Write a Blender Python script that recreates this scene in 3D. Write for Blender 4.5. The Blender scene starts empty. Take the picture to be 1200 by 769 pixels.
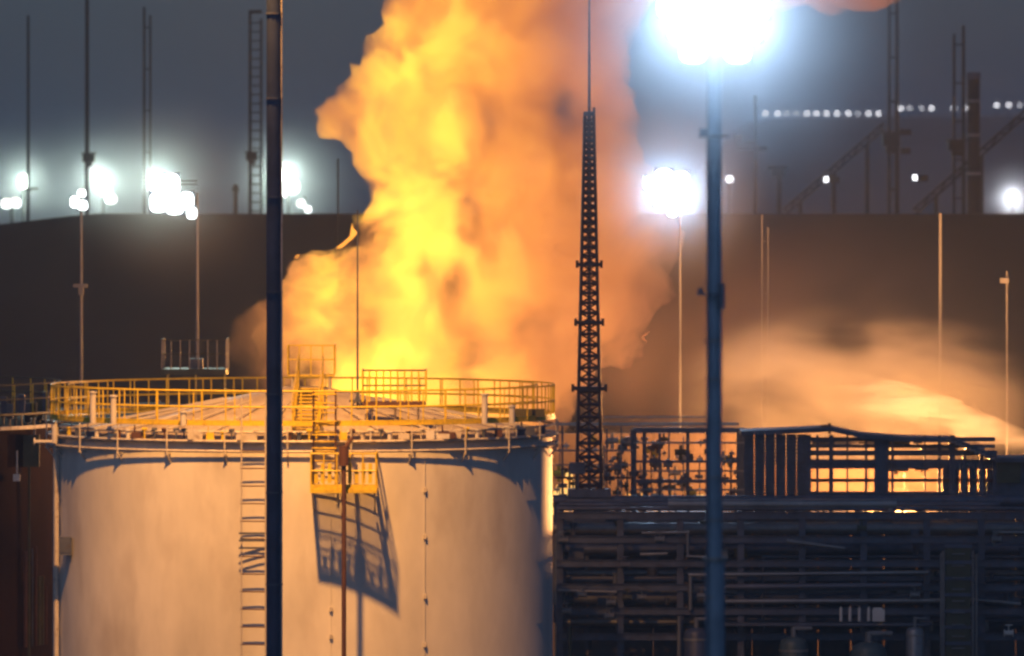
import bpy, bmesh, math, random
from mathutils import Vector, Matrix, noise
R = math.radians
PI = math.pi
rnd = random.Random(7)
S = bpy.context.scene
C = S.collection

# ------------------------------------------------------------------ camera
HC = 20.4                    # camera height
F = 9000.0                   # focal length in photo pixels (1200 px wide)
cam_d = bpy.data.cameras.new('camera')
cam = bpy.data.objects.new('camera', cam_d); C.objects.link(cam)
cam.location = (0, 0, HC); cam.rotation_euler = (R(90), 0, 0)
cam_d.sensor_width = 36.0; cam_d.lens = 36.0 * F / 1200
cam_d.shift_y = -(384.5 - 200) / 1200
cam_d.clip_start = 1; cam_d.clip_end = 20000
cam_d.dof.use_dof = True; cam_d.dof.focus_distance = 243; cam_d.dof.aperture_fstop = 1.05
S.camera = cam
S.view_settings.view_transform = 'Standard'; S.view_settings.look = 'None'
S.view_settings.gamma = 1; S.view_settings.exposure = 0
cy = S.cycles
cy.use_denoising = True
cy.max_bounces = 5; cy.diffuse_bounces = 2; cy.glossy_bounces = 2; cy.volume_bounces = 1
cy.transparent_max_bounces = 16; cy.transmission_bounces = 2
cy.volume_max_steps = 256
cy.sample_clamp_indirect = 4.0; cy.sample_clamp_direct = 0
cy.filter_width = 2.6
cy.caustics_reflective = False; cy.caustics_refractive = False

# ------------------------------------------------------------------ world: night sky
W = bpy.data.worlds.new('World'); S.world = W; W.use_nodes = True
nt = W.node_tree; nt.nodes.clear()
sky = nt.nodes.new('ShaderNodeTexSky'); sky.sky_type = 'NISHITA'; sky.sun_disc = False
SUN_EL, SUN_ROT = R(42), R(200)
sky.sun_elevation = SUN_EL; sky.sun_rotation = SUN_ROT
sky.air_density = 1.0; sky.dust_density = 2.0; sky.ozone_density = 4
bg = nt.nodes.new('ShaderNodeBackground'); bg.inputs['Strength'].default_value = 0.0245
wo = nt.nodes.new('ShaderNodeOutputWorld')
tint = nt.nodes.new('ShaderNodeMix'); tint.data_type = 'RGBA'; tint.blend_type = 'MULTIPLY'; tint.inputs['Factor'].default_value = 1
tint.inputs['B'].default_value = (.70, .87, 1.18, 1)
nt.links.new(sky.outputs[0], tint.inputs['A']); nt.links.new(tint.outputs['Result'], bg.inputs[0]); nt.links.new(bg.outputs[0], wo.inputs[0])
sun_d = bpy.data.lights.new('moon', 'SUN'); sun_d.energy = 0.012; sun_d.angle = R(4); sun_d.color = (0.8, 0.88, 1)
sun = bpy.data.objects.new('moon', sun_d); C.objects.link(sun)
sun.rotation_euler = (R(90) - SUN_EL, 0, R(180) - SUN_ROT)

# ------------------------------------------------------------------ helpers
def at(px, py, D):
    return Vector(((px - 600) / F * D, D, HC + (200 - py) / F * D))
def zpy(py, D): return HC + (200 - py) / F * D
def xpx(px, D): return (px - 600) / F * D
def m_px(D): return D / F           # metres per photo pixel

def nodemat(name):
    m = bpy.data.materials.new(name); m.use_nodes = True
    n = m.node_tree; n.nodes.clear()
    return m, n
def paint(name, col, rough=0.6, metal=0.0, var=0.25, scale=1.2, bump=0.15, rust=0.0, stretch=(1, 1, 1)):
    """painted / weathered surface: noise varies colour, roughness and relief"""
    m, n = nodemat(name)
    N = n.nodes; L = n.links
    tc = N.new('ShaderNodeTexCoord'); mp = N.new('ShaderNodeMapping'); mp.inputs['Scale'].default_value = stretch
    L.new(tc.outputs['Object'], mp.inputs['Vector'])
    t = N.new('ShaderNodeTexNoise'); t.inputs['Scale'].default_value = scale; t.inputs['Detail'].default_value = 6; t.inputs['Roughness'].default_value = .65
    L.new(mp.outputs[0], t.inputs['Vector'])
    r = N.new('ShaderNodeValToRGB'); r.color_ramp.elements[0].position = .3; r.color_ramp.elements[1].position = .7
    d = [c * (1 - var) for c in col]; b = [min(1, c * (1 + var * .5)) for c in col]
    r.color_ramp.elements[0].color = (*d, 1); r.color_ramp.elements[1].color = (*b, 1)
    L.new(t.outputs['Fac'], r.inputs[0])
    p = N.new('ShaderNodeBsdfPrincipled'); o = N.new('ShaderNodeOutputMaterial')
    src = r.outputs[0]
    if rust:
        t2 = N.new('ShaderNodeTexNoise'); t2.inputs['Scale'].default_value = scale * 2.7; t2.inputs['Detail'].default_value = 8
        L.new(mp.outputs[0], t2.inputs['Vector'])
        r2 = N.new('ShaderNodeValToRGB'); r2.color_ramp.elements[0].position = .56; r2.color_ramp.elements[1].position = .72
        r2.color_ramp.elements[0].color = (0, 0, 0, 1); r2.color_ramp.elements[1].color = (rust, rust, rust, 1)
        L.new(t2.outputs['Fac'], r2.inputs[0])
        mx = N.new('ShaderNodeMix'); mx.data_type = 'RGBA'; mx.inputs['B'].default_value = (.12, .05, .025, 1)
        L.new(r2.outputs[0], mx.inputs['Factor']); L.new(src, mx.inputs['A']); src = mx.outputs['Result']
    L.new(src, p.inputs['Base Color'])
    p.inputs['Roughness'].default_value = rough; p.inputs['Metallic'].default_value = metal
    bp = N.new('ShaderNodeBump'); bp.inputs['Strength'].default_value = bump; bp.inputs['Distance'].default_value = .02
    L.new(t.outputs['Fac'], bp.inputs['Height']); L.new(bp.outputs[0], p.inputs['Normal'])
    L.new(p.outputs[0], o.inputs['Surface'])
    return m
def emit(name, col, s):
    m, n = nodemat(name)
    e = n.nodes.new('ShaderNodeEmission'); e.inputs[0].default_value = (*col, 1); e.inputs[1].default_value = s
    o = n.nodes.new('ShaderNodeOutputMaterial'); n.links.new(e.outputs[0], o.inputs['Surface'])
    return m

class MB:
    """collects simple shapes in world coordinates, links them as ONE mesh object"""
    def __init__(s): s.v = []; s.f = []
    def add(s, vs, fs):
        b = len(s.v); s.v += [tuple(v) for v in vs]; s.f += [tuple(b + i for i in f) for f in fs]
    def box(s, x0, x1, y0, y1, z0, z1):
        vs = [(x, y, z) for z in (z0, z1) for y in (y0, y1) for x in (x0, x1)]
        s.add(vs, [(0, 2, 3, 1), (4, 5, 7, 6), (0, 1, 5, 4), (2, 6, 7, 3), (0, 4, 6, 2), (1, 3, 7, 5)]); return s
    def bar(s, a, b, r, n=6, r2=None, caps=True):
        a = Vector(a); b = Vector(b); d = (b - a)
        if d.length < 1e-6: return s
        q = d.to_track_quat('Z', 'Y'); r2 = r if r2 is None else r2
        vs = []
        for c, rr in ((a, r), (b, r2)):
            for k in range(n):
                t = 2 * PI * (k + .5) / n
                vs.append(c + q @ Vector((rr * math.cos(t), rr * math.sin(t), 0)))
        fs = [(k, (k + 1) % n, n + (k + 1) % n, n + k) for k in range(n)]
        if caps: fs += [tuple(range(n - 1, -1, -1)), tuple(range(n, 2 * n))]
        s.add(vs, fs); return s
    def path(s, pts, r, n=6):
        for a, b in zip(pts, pts[1:]): s.bar(a, b, r, n)
        return s
    def lathe(s, cx, cy_, prof, n=64, a0=0, a1=2 * PI):
        full = abs(a1 - a0 - 2 * PI) < 1e-6; m = n if full else n + 1
        vs = []
        for r, z in prof:
            for k in range(m):
                t = a0 + (a1 - a0) * k / n
                vs.append((cx + r * math.cos(t), cy_ + r * math.sin(t), z))
        fs = []
        for j in range(len(prof) - 1):
            for k in range(n):
                k2 = (k + 1) % m
                fs.append((j * m + k, j * m + k2, (j + 1) * m + k2, (j + 1) * m + k))
        s.add(vs, fs); return s
    def torus(s, cx, cy_, Rr, z, r, n=96, a0=0, a1=2 * PI, k=6):
        prof = [(Rr + r * math.cos(2 * PI * i / k), z + r * math.sin(2 * PI * i / k)) for i in range(k + 1)]
        return s.lathe(cx, cy_, prof, n, a0, a1)
    def build(s, name, mat, parent=None, smooth=False, kind=None):
        me = bpy.data.meshes.new(name)
        off = Vector(parent_loc(parent)) if parent else Vector((0, 0, 0))
        me.from_pydata([tuple(Vector(v) - off) for v in s.v], [], s.f); me.update()
        if smooth:
            for p in me.polygons: p.use_smooth = True
            me.set_sharp_from_angle(angle=R(40))
        me.materials.append(mat)
        o = bpy.data.objects.new(name, me); C.objects.link(o)
        if parent: o.parent = parent
        if kind: o['kind'] = kind
        return o
LOC = {}
def parent_loc(o):
    v = Vector((0, 0, 0))
    while o: v += LOC.get(o, Vector(o.location)); o = o.parent
    return v
def tag(o, label=None, cat=None, group=None, kind=None):
    if label: o['label'] = label
    if cat: o['category'] = cat
    if group: o['group'] = group
    if kind: o['kind'] = kind
    return o
def thing(name, label, cat, loc, group=None, rz=0):
    o = bpy.data.objects.new(name, None); C.objects.link(o)
    o.empty_display_size = .3
    o.location = loc; o.rotation_euler.z = rz
    return tag(o, label, cat, group)
def inst(src_mesh, name, parent, mtx):
    """one more object that shares a mesh; mtx in world space relative to the parent's origin"""
    o = bpy.data.objects.new(name, src_mesh); C.objects.link(o); o.parent = parent
    o.matrix_local = Matrix.Translation(-parent_loc(parent)) @ mtx
    return o
def unit_mesh(name, mb, mat):
    me = bpy.data.meshes.new(name); me.from_pydata(mb.v, [], mb.f); me.update(); me.materials.append(mat); return me
def barm(me, name, parent, a, b, r):
    """object from a unit bar mesh (z 0..1, radius 1) laid from a to b"""
    a = Vector(a); b = Vector(b); d = b - a
    q = d.to_track_quat('Z', 'Y')
    return inst(me, name, parent, Matrix.Translation(a) @ q.to_matrix().to_4x4() @ Matrix.Diagonal((r, r, d.length, 1)))
def copy_tree(o, parent=None):
    c = o.copy(); C.objects.link(c)
    if parent: c.parent = parent
    for ch in list(o.children): copy_tree(ch, c)
    return c

# ------------------------------------------------------------------ materials
M = {}
M['tank'] = paint('tank_white_paint', (.70, .68, .64), .5, 0, .34, .22, .05, rust=.25, stretch=(1, 1, .45))
M['roofpaint'] = paint('tank_roof_paint', (.6, .52, .4), .5, 0, .3, 1.1, .1, rust=.4)
M['tank_trim'] = paint('tank_trim_paint', (.62, .58, .52), .5, 0, .25, 2.5, .2, rust=.6)
M['yellow'] = paint('yellow_rail_paint', (.8, .6, .03), .45, 0, .25, 3, .1, rust=.4)
M['steel'] = paint('galvanised_steel', (.34, .35, .36), .45, .6, .3, 3, .2)
M['darksteel'] = paint('dark_blue_grey_steel', (.10, .12, .18), .5, .2, .4, 2, .2, rust=.4)
M['navy'] = paint('navy_mast_paint', (.05, .07, .14), .45, .2, .4, 1.2, .2)
M['bluegrey'] = paint('blue_grey_mast_paint', (.24, .36, .50), .45, .2, .3, 1.5, .2)
M['redbrown'] = paint('red_brown_primer', (.11, .05, .035), .6, 0, .3, 2, .2)
M['lattice'] = paint('dark_red_lattice_paint', (.045, .022, .04), .6, .1, .4, 2, .2)
M['pole'] = paint('weathered_pole', (.17, .17, .19), .6, .2, .3, 1, .2)
M['farpole'] = paint('dark_far_pole', (.012, .013, .018), .6, .2, .3, 1, .2)
M['soil'] = paint('dark_soil_and_scrub', (.02, .018, .017), .95, 0, .5, .12, .6)
M['ground'] = paint('oily_concrete', (.06, .058, .055), .8, 0, .4, .25, .4)
M['hill'] = paint('far_hill', (.09, .1, .12), .95, 0, .5, .02, .6)
M['wall'] = paint('bund_wall_brick', (.3, .2, .13), .85, 0, .3, 1, .4, rust=.3)
M['pipe'] = paint('pipe_cladding', (.25, .26, .28), .4, .5, .3, 1, .15, rust=.3)
M['darkpipe'] = paint('dark_pipe_paint', (.12, .135, .19), .5, .3, .4, 1, .15, rust=.3)
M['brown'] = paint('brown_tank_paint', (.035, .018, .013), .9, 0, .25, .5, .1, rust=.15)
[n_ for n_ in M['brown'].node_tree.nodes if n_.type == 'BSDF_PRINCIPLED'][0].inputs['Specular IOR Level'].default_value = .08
M['olive'] = paint('olive_equipment_paint', (.09, .09, .05), .6, .1, .4, 2, .2, rust=.4)
M['teal'] = paint('teal_equipment_paint', (.07, .11, .13), .5, .2, .3, 1, .2)
M['pale'] = paint('pale_enamel', (.7, .68, .66), .4, 0, .12, 2, .1)
M['lens_w'] = emit('floodlight_lens_white', (.93, 1, .97), 6)
M['lens_b'] = emit('floodlight_lens_blue_white', (.85, .93, 1), 6)
M['lens_s'] = emit('small_lamp_lens', (.95, .95, 1), 6)
M['lens_o'] = emit('sodium_lens', (1, .6, .28), 30)
bar6 = unit_mesh('bar', MB().bar((0, 0, 0), (0, 0, 1), 1, 6), M['steel'])
def unitbar(mat, n=6, nm='bar'): return unit_mesh(nm, MB().bar((0, 0, 0), (0, 0, 1), 1, n), mat)
UB = {k: unitbar(M[k]) for k in ('steel', 'yellow', 'darksteel', 'lattice', 'pipe', 'darkpipe', 'navy', 'farpole', 'tank_trim', 'pole', 'redbrown', 'pale')}

def light(name, parent, loc, power, col, size=.15, kind='POINT', aim=None, spot=None):
    d = bpy.data.lights.new(name, kind); d.energy = power; d.color = col
    d.shadow_soft_size = size
    o = bpy.data.objects.new(name, d); C.objects.link(o); o.parent = parent
    o.location = Vector(loc) - parent_loc(parent)
    if kind == 'SPOT':
        d.spot_size = spot or R(120); d.spot_blend = .6
        o.rotation_euler = (Vector(aim) - Vector(loc)).to_track_quat('-Z', 'Y').to_euler()
    return o

KL = .15; TANKLIGHT = 84000; NMY = 0.0
#@@SETTING
# ------------------------------------------------------------------ ground, embankment, far hill
def grid(name, mat, x0, x1, y0, y1, nx, ny, fz, kind='structure'):
    vs = []; fs = []
    for j in range(ny + 1):
        for i in range(nx + 1):
            x = x0 + (x1 - x0) * i / nx; y = y0 + (y1 - y0) * j / ny
            vs.append((x, y, fz(x, y)))
    for j in range(ny):
        for i in range(nx):
            a = j * (nx + 1) + i; fs.append((a, a + 1, a + nx + 2, a + nx + 1))
    mb = MB(); mb.v = vs; mb.f = fs
    o = mb.build(name, mat, None, True); o['kind'] = kind; return o
grid('ground', M['ground'], -6000, 6000, -200, 9000, 8, 8, lambda x, y: 0)
ETOP = zpy(250, 404)
def emb(x, y):
    t = min(1, max(0, (y - 376) / 26)) if y < 406 else min(1, max(0, (436 - y) / 26))
    top = ETOP
    e = -26.9 - 0  # left shoulder where the crest drops
    xl = xpx(100, 404)
    if x < xl: top -= min(4, (xl - x) * .12)
    return -0.05 + t * top + (noise.noise((x * .25, y * .3, 0)) * .5 * (1 - abs(2 * t - 1)) if 0 < t < 1 else 0)
grid('embankment', M['soil'], -90, 110, 374, 438, 150, 48, emb)
def hillz(x, y):
    t = max(0, 1 - abs(y - 1500) / 260)
    k = min(1, max(0, (x - xpx(690, 1500)) / 35)); k = k * k * (3 - 2 * k)
    return -.1 + (t * t * (3 - 2 * t)) * k * (zpy(136, 1500) + (x / 100) * 1.2 - .8 + noise.noise((x * .03, y * .01, 3)) * .35)
grid('hill', M['hill'], -100, 420, 1230, 1780, 110, 24, hillz)

#@@PLUME
# ------------------------------------------------------------------ fire plume (volume inside a billowing hull)
def hull(name, blobs, D, voxel, disp, mat, parent, seed=0, squash=.75):
    """blobs: (px, py, r_px, depth offset m); union of lumpy spheres, remeshed into one closed billowing skin"""
    bm = bmesh.new()
    for (px, py, rp, dy) in blobs:
        p = at(px, py, D); p.y += dy; r = rp * m_px(D)
        bmesh.ops.create_icosphere(bm, subdivisions=3, radius=1, matrix=Matrix.Translation(p) @ Matrix.Diagonal((r, r * squash, r, 1)))
    me = bpy.data.meshes.new(name); bm.to_mesh(me); bm.free()
    o = bpy.data.objects.new(name, me); C.objects.link(o)
    md = o.modifiers.new('r', 'REMESH'); md.mode = 'VOXEL'; md.voxel_size = voxel; md.use_smooth_shade = True
    dg = bpy.context.evaluated_depsgraph_get()
    m2 = bpy.data.meshes.new_from_object(o.evaluated_get(dg)); o.modifiers.clear(); o.data = m2
    n = [v.normal.copy() for v in m2.vertices]
    for v, nn in zip(m2.vertices, n):
        s = 0; a = 1; f = .32
        for k in range(4):
            s += a * (abs(noise.noise(v.co * f + Vector((seed, seed * 2, 0)))) * 2 - .55); a *= .55; f *= 2.1
        v.co += nn * s * disp
    off = parent_loc(parent)
    for v in m2.vertices: v.co -= off
    m2.materials.clear(); m2.materials.append(mat)
    o.parent = parent; bpy.data.meshes.remove(me)
    return o
DP = 330
plume_blobs = [
 (392,400,70,0),(360,425,52,0),(330,420,36,-1),(318,388,26,0),(345,350,40,0),(378,306,28,0),(420,262,22,0),(425,360,70,0),
 (480,420,95,0),(486,340,88,0),(508,260,86,0),(484,205,62,0),(415,128,36,-1),(388,138,30,-1),(408,112,20,-1),(402,152,18,-1),(450,165,40,0),(466,88,42,0),(446,60,20,0),
 (528,120,94,0),(535,20,92,0),(560,-60,120,1),(498,0,46,0),(600,200,110,1),(640,300,110,1),(620,90,110,1),(600,400,90,1),
 (700,170,62,1),(722,235,60,0),(738,290,50,-1),(706,350,62,-1),(668,400,52,0),(655,440,40,0),(700,120,50,2),(690,60,60,2),(680,-10,80,2),
 (768,288,28,-1),(748,340,36,-1),(560,460,80,1),(450,470,80,1),(640,470,50,1),(520,500,90,1),
 (302,412,30,-1),(288,436,26,-1),(322,440,40,-1),(300,395,28,-1),(318,360,26,-1),(352,322,24,-1),(305,385,20,-2),(350,300,16,0),(768,250,20,-1),(778,300,18,-1),(770,330,20,0),(742,398,26,0),(722,420,22,0),(760,210,24,0),(742,150,26,1),(736,110,24,1),
 (760,-62,45,2),(830,-72,42,2),(895,-62,42,2),(945,-22,44,2),(985,-8,38,2),(1030,-22,42,2),(1075,-60,36,2)]
PC = at(480, 330, DP)                                  # flame axis
def plume_mat():
    m, n = nodemat('flame_and_glowing_smoke'); N = n.nodes; L = n.links
    def val(op, a, b=None, c=None, clamp=False):
        q = N.new('ShaderNodeMath'); q.operation = op; q.use_clamp = clamp
        for i, x in enumerate((a, b, c)):
            if x is None: continue
            if isinstance(x, (int, float)): q.inputs[i].default_value = x
            else: L.new(x, q.inputs[i])
        return q.outputs[0]
    tc = N.new('ShaderNodeTexCoord')                    # object space: origin at the plume's foot, metres
    w = N.new('ShaderNodeTexNoise'); w.inputs['Scale'].default_value = .16; w.inputs['Detail'].default_value = 2
    L.new(tc.outputs['Object'], w.inputs['Vector'])
    va = N.new('ShaderNodeVectorMath'); va.operation = 'MULTIPLY_ADD'
    va.inputs[1].default_value = (5, 5, 5)
    L.new(w.outputs['Color'], va.inputs[0]); L.new(tc.outputs['Object'], va.inputs[2])
    t = N.new('ShaderNodeTexNoise'); t.inputs['Scale'].default_value = .30; t.inputs['Detail'].default_value = 5; t.inputs['Roughness'].default_value = .58
    L.new(va.outputs[0], t.inputs['Vector'])
    nz = t.outputs['Fac']
    sep = N.new('ShaderNodeSeparateXYZ'); L.new(va.outputs[0], sep.inputs[0])
    X = val('SUBTRACT', sep.outputs[0], 2.5); Z = val('SUBTRACT', sep.outputs[2], 2.5)
    # flame core: a leaning column, wide and hot low down
    ax = val('MULTIPLY_ADD', Z, .10, -1.3)
    dx = val('SUBTRACT', X, ax)
    wd = val('MULTIPLY_ADD', Z, -.06, 6.6)
    q = val('DIVIDE', dx, wd); q2 = val('MULTIPLY', q, q)
    core = val('EXPONENT', val('MULTIPLY', q2, -1.0))
    hz = val('MULTIPLY_ADD', Z, -.018, 1.0, True)
    e = val('MULTIPLY', core, hz)
    nn = val('MULTIPLY_ADD', nz, 5.0, -1.85, True)       # contrast
    e = val('MULTIPLY', e, nn)
    inten = val('MULTIPLY_ADD', val('POWER', e, 1.4), EM[0], EM[1])
    dens = val('MULTIPLY_ADD', nz, 4.6, -1.55, True)
    so = N.new('ShaderNodeSeparateXYZ'); L.new(tc.outputs['Object'], so.inputs[0])
    thin = N.new('ShaderNodeMapRange'); thin.interpolation_type = 'SMOOTHSTEP'       # the ragged low left flank is thinner
    thin.inputs['From Min'].default_value = -7.4; thin.inputs['From Max'].default_value = -3.6; thin.inputs['To Min'].default_value = .07; thin.inputs['To Max'].default_value = 1
    L.new(val('ADD', so.outputs[0], val('MULTIPLY', val('MAXIMUM', val('SUBTRACT', so.outputs[2], 4), 0), .9)), thin.inputs['Value'])
    thr = N.new('ShaderNodeMapRange'); thr.interpolation_type = 'SMOOTHSTEP'         # and the right flank thins too
    thr.inputs['From Min'].default_value = 11.3; thr.inputs['From Max'].default_value = 8.2; thr.inputs['To Min'].default_value = .25; thr.inputs['To Max'].default_value = 1
    L.new(val('SUBTRACT', so.outputs[0], val('MULTIPLY', val('MAXIMUM', val('SUBTRACT', so.outputs[2], 12), 0), 3)), thr.inputs['Value'])
    dens = val('MULTIPLY', val('MULTIPLY', dens, val('MULTIPLY', thin.outputs[0], thr.outputs[0])), EM[2])
    r = N.new('ShaderNodeValToRGB'); cr = r.color_ramp
    cr.elements[0].position = 0; cr.elements[0].color = (.85, .23, .07, 1)
    cr.elements[1].position = .8; cr.elements[1].color = (1, .57, .05, 1)
    el = cr.elements.new(.3); el.color = (1, .36, .06, 1)
    L.new(e, r.inputs[0])
    vs = N.new('ShaderNodeVolumePrincipled')
    vs.inputs['Color'].default_value = (.8, .66, .56, 1); vs.inputs['Anisotropy'].default_value = .2
    L.new(dens, vs.inputs['Density'])
    L.new(r.outputs[0], vs.inputs['Emission Color']); L.new(val('MULTIPLY', inten, dens), vs.inputs['Emission Strength'])
    o = N.new('ShaderNodeOutputMaterial'); L.new(vs.outputs[0], o.inputs['Volume'])
    return m
EM = (1.4, .19, 1.45)  # emission of the flame core, base glow standing in for firelight on smoke, density

M['plume'] = plume_mat()
M['plume'].cycles.volume_step_rate = .35
base = at(480, 470, DP)
plume = thing('smoke_plume', 'towering yellow and orange billow of burning smoke rising behind the white tank', 'smoke', base)
pl = hull('smoke', plume_blobs, DP, .5, .8, M['plume'], plume)


def soft_volume(name, label, cat, px, py, D, rx, ry, rz, dens, col, g=.2, seed=0, nscale=.25, nmul=(2.4, -.7), tilt=0, kind=None, emis=None, squash=(5, 5, 5), fall=(1.0, .15)):
    """ellipsoid of thin smoke, spray or added lamp halo whose density fades to nothing at its skin"""
    mt, n = nodemat(name + '_volume'); N = n.nodes; L = n.links
    tc = N.new('ShaderNodeTexCoord')
    mp = N.new('ShaderNodeMapping'); mp.inputs['Scale'].default_value = (1 / rx, 1 / ry, 1 / rz)
    L.new(tc.outputs['Object'], mp.inputs['Vector'])
    ln = N.new('ShaderNodeVectorMath'); ln.operation = 'LENGTH'; L.new(mp.outputs[0], ln.inputs[0])
    sm = N.new('ShaderNodeMapRange'); sm.interpolation_type = 'SMOOTHERSTEP'
    sm.inputs['From Min'].default_value = fall[0]; sm.inputs['From Max'].default_value = fall[1]; L.new(ln.outputs['Value'], sm.inputs['Value'])
    ms = N.new('ShaderNodeMapping'); ms.inputs['Scale'].default_value = squash; ms.inputs['Location'].default_value = (seed, seed, 0)
    L.new(tc.outputs['Object'], ms.inputs['Vector'])
    t = N.new('ShaderNodeTexNoise'); t.inputs['Scale'].default_value = nscale; t.inputs['Detail'].default_value = 3
    t.inputs['Distortion'].default_value = .6
    L.new(ms.outputs[0], t.inputs['Vector'])
    a = N.new('ShaderNodeMath'); a.operation = 'MULTIPLY_ADD'; a.use_clamp = True; a.inputs[1].default_value = nmul[0]; a.inputs[2].default_value = nmul[1]
    L.new(t.outputs['Fac'], a.inputs[0])
    b = N.new('ShaderNodeMath'); b.operation = 'MULTIPLY'; L.new(a.outputs[0], b.inputs[0]); L.new(sm.outputs[0], b.inputs[1])
    c = N.new('ShaderNodeMath'); c.operation = 'MULTIPLY'; L.new(b.outputs[0], c.inputs[0]); c.inputs[1].default_value = dens
    v = N.new('ShaderNodeVolumePrincipled'); v.inputs['Color'].default_value = (*col, 1); v.inputs['Anisotropy'].default_value = g
    L.new(c.outputs[0], v.inputs['Density'])
    o = N.new('ShaderNodeOutputMaterial'); L.new(v.outputs[0], o.inputs['Volume'])
    bm = bmesh.new(); bmesh.ops.create_icosphere(bm, subdivisions=3, radius=1, matrix=Matrix.Diagonal((rx, ry, rz, 1)))
    me = bpy.data.meshes.new(name); bm.to_mesh(me); bm.free(); me.materials.append(mt)
    ob = bpy.data.objects.new(name, me); C.objects.link(ob); ob.location = at(px, py, D); ob.rotation_euler.y = tilt
    tag(ob, label, cat, kind=kind)
    mt.cycles.volume_step_rate = .5
    return ob
soft_volume('drifting_smoke', 'dim brown smoke hanging over the dark bank right of the fire', 'smoke', 930, 400, 318, 13.0, 8, 7.2, .06, (.8, .64, .7), .3, 3, .12, squash=(1, 1, 1.3))

soft_volume('water_mist', 'glowing cloud of fine water mist over the right pipe rack', 'mist', 1010, 470, 297, 8.5, 4, 4.4, 1.3, (.97, .9, .82), .4, 5, .3, nmul=(4, -1.55), squash=(.6, 1, 1.3))
# the jet: a stream that rises from the right and breaks up towards the left
def jet():
    base = at(1230, 540, 291)
    t = thing('water_jet', 'bright arching fire hose jet coming down at the far right', 'water jet', base)
    pts = []
    for i in range(46):
        u = i / 45
        px = 1262 - u * 330; py = 566 - 150 * u + 0 * u; py = 560 - 210 * u + 108 * u * u
        pts.append((px + rnd.uniform(-2, 2), py + rnd.uniform(-2, 2), 15 + 16 * u, rnd.uniform(-.3, .3)))
    mt, n = nodemat('water_jet_spray'); N = n.nodes; L = n.links
    tc = N.new('ShaderNodeTexCoord'); mp = N.new('ShaderNodeMapping'); mp.inputs['Rotation'].default_value = (0, R(-28), 0); mp.inputs['Scale'].default_value = (.35, 1, 2.2)
    L.new(tc.outputs['Object'], mp.inputs['Vector'])
    tt = N.new('ShaderNodeTexNoise'); tt.inputs['Scale'].default_value = .9; tt.inputs['Detail'].default_value = 3; L.new(mp.outputs[0], tt.inputs['Vector'])
    a = N.new('ShaderNodeMath'); a.operation = 'MULTIPLY_ADD'; a.use_clamp = True; a.inputs[1].default_value = 3; a.inputs[2].default_value = -1.1; L.new(tt.outputs['Fac'], a.inputs[0])
    c = N.new('ShaderNodeMath'); c.operation = 'MULTIPLY'; L.new(a.outputs[0], c.inputs[0]); sx = N.new('ShaderNodeSeparateXYZ'); L.new(tc.outputs['Object'], sx.inputs[0])
    fx = N.new('ShaderNodeMapRange'); fx.interpolation_type = 'SMOOTHSTEP'; fx.inputs['From Min'].default_value = -8.5; fx.inputs['From Max'].default_value = -1.5; fx.inputs['To Min'].default_value = .0; fx.inputs['To Max'].default_value = 1.1
    L.new(sx.outputs[0], fx.inputs['Value']); L.new(fx.outputs[0], c.inputs[1])
    v = N.new('ShaderNodeVolumePrincipled'); v.inputs['Color'].default_value = (.97, .96, .94, 1); v.inputs['Anisotropy'].default_value = .4
    L.new(c.outputs[0], v.inputs['Density']); o = N.new('ShaderNodeOutputMaterial'); L.new(v.outputs[0], o.inputs['Volume'])
    mt.cycles.volume_step_rate = .5
    hull('spray', pts, 291, .2, .12, mt, t, seed=4, squash=.8)
jet()

#@@LAMPS
def fire_light(px, py, D, power, size=.8, col=(1, .38, .09)):
    light('fire_light', plume, at(px, py, D), power, col, size)
fire_light(400, 440, 318, 7500, .6, (1, .5, .1))
fire_light(570, 450, 321, 4500, .6)
fire_light(745, 440, 322, 1500, .6)
fire_light(318, 440, 321, 2600, .5, (1, .26, .06))

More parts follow.
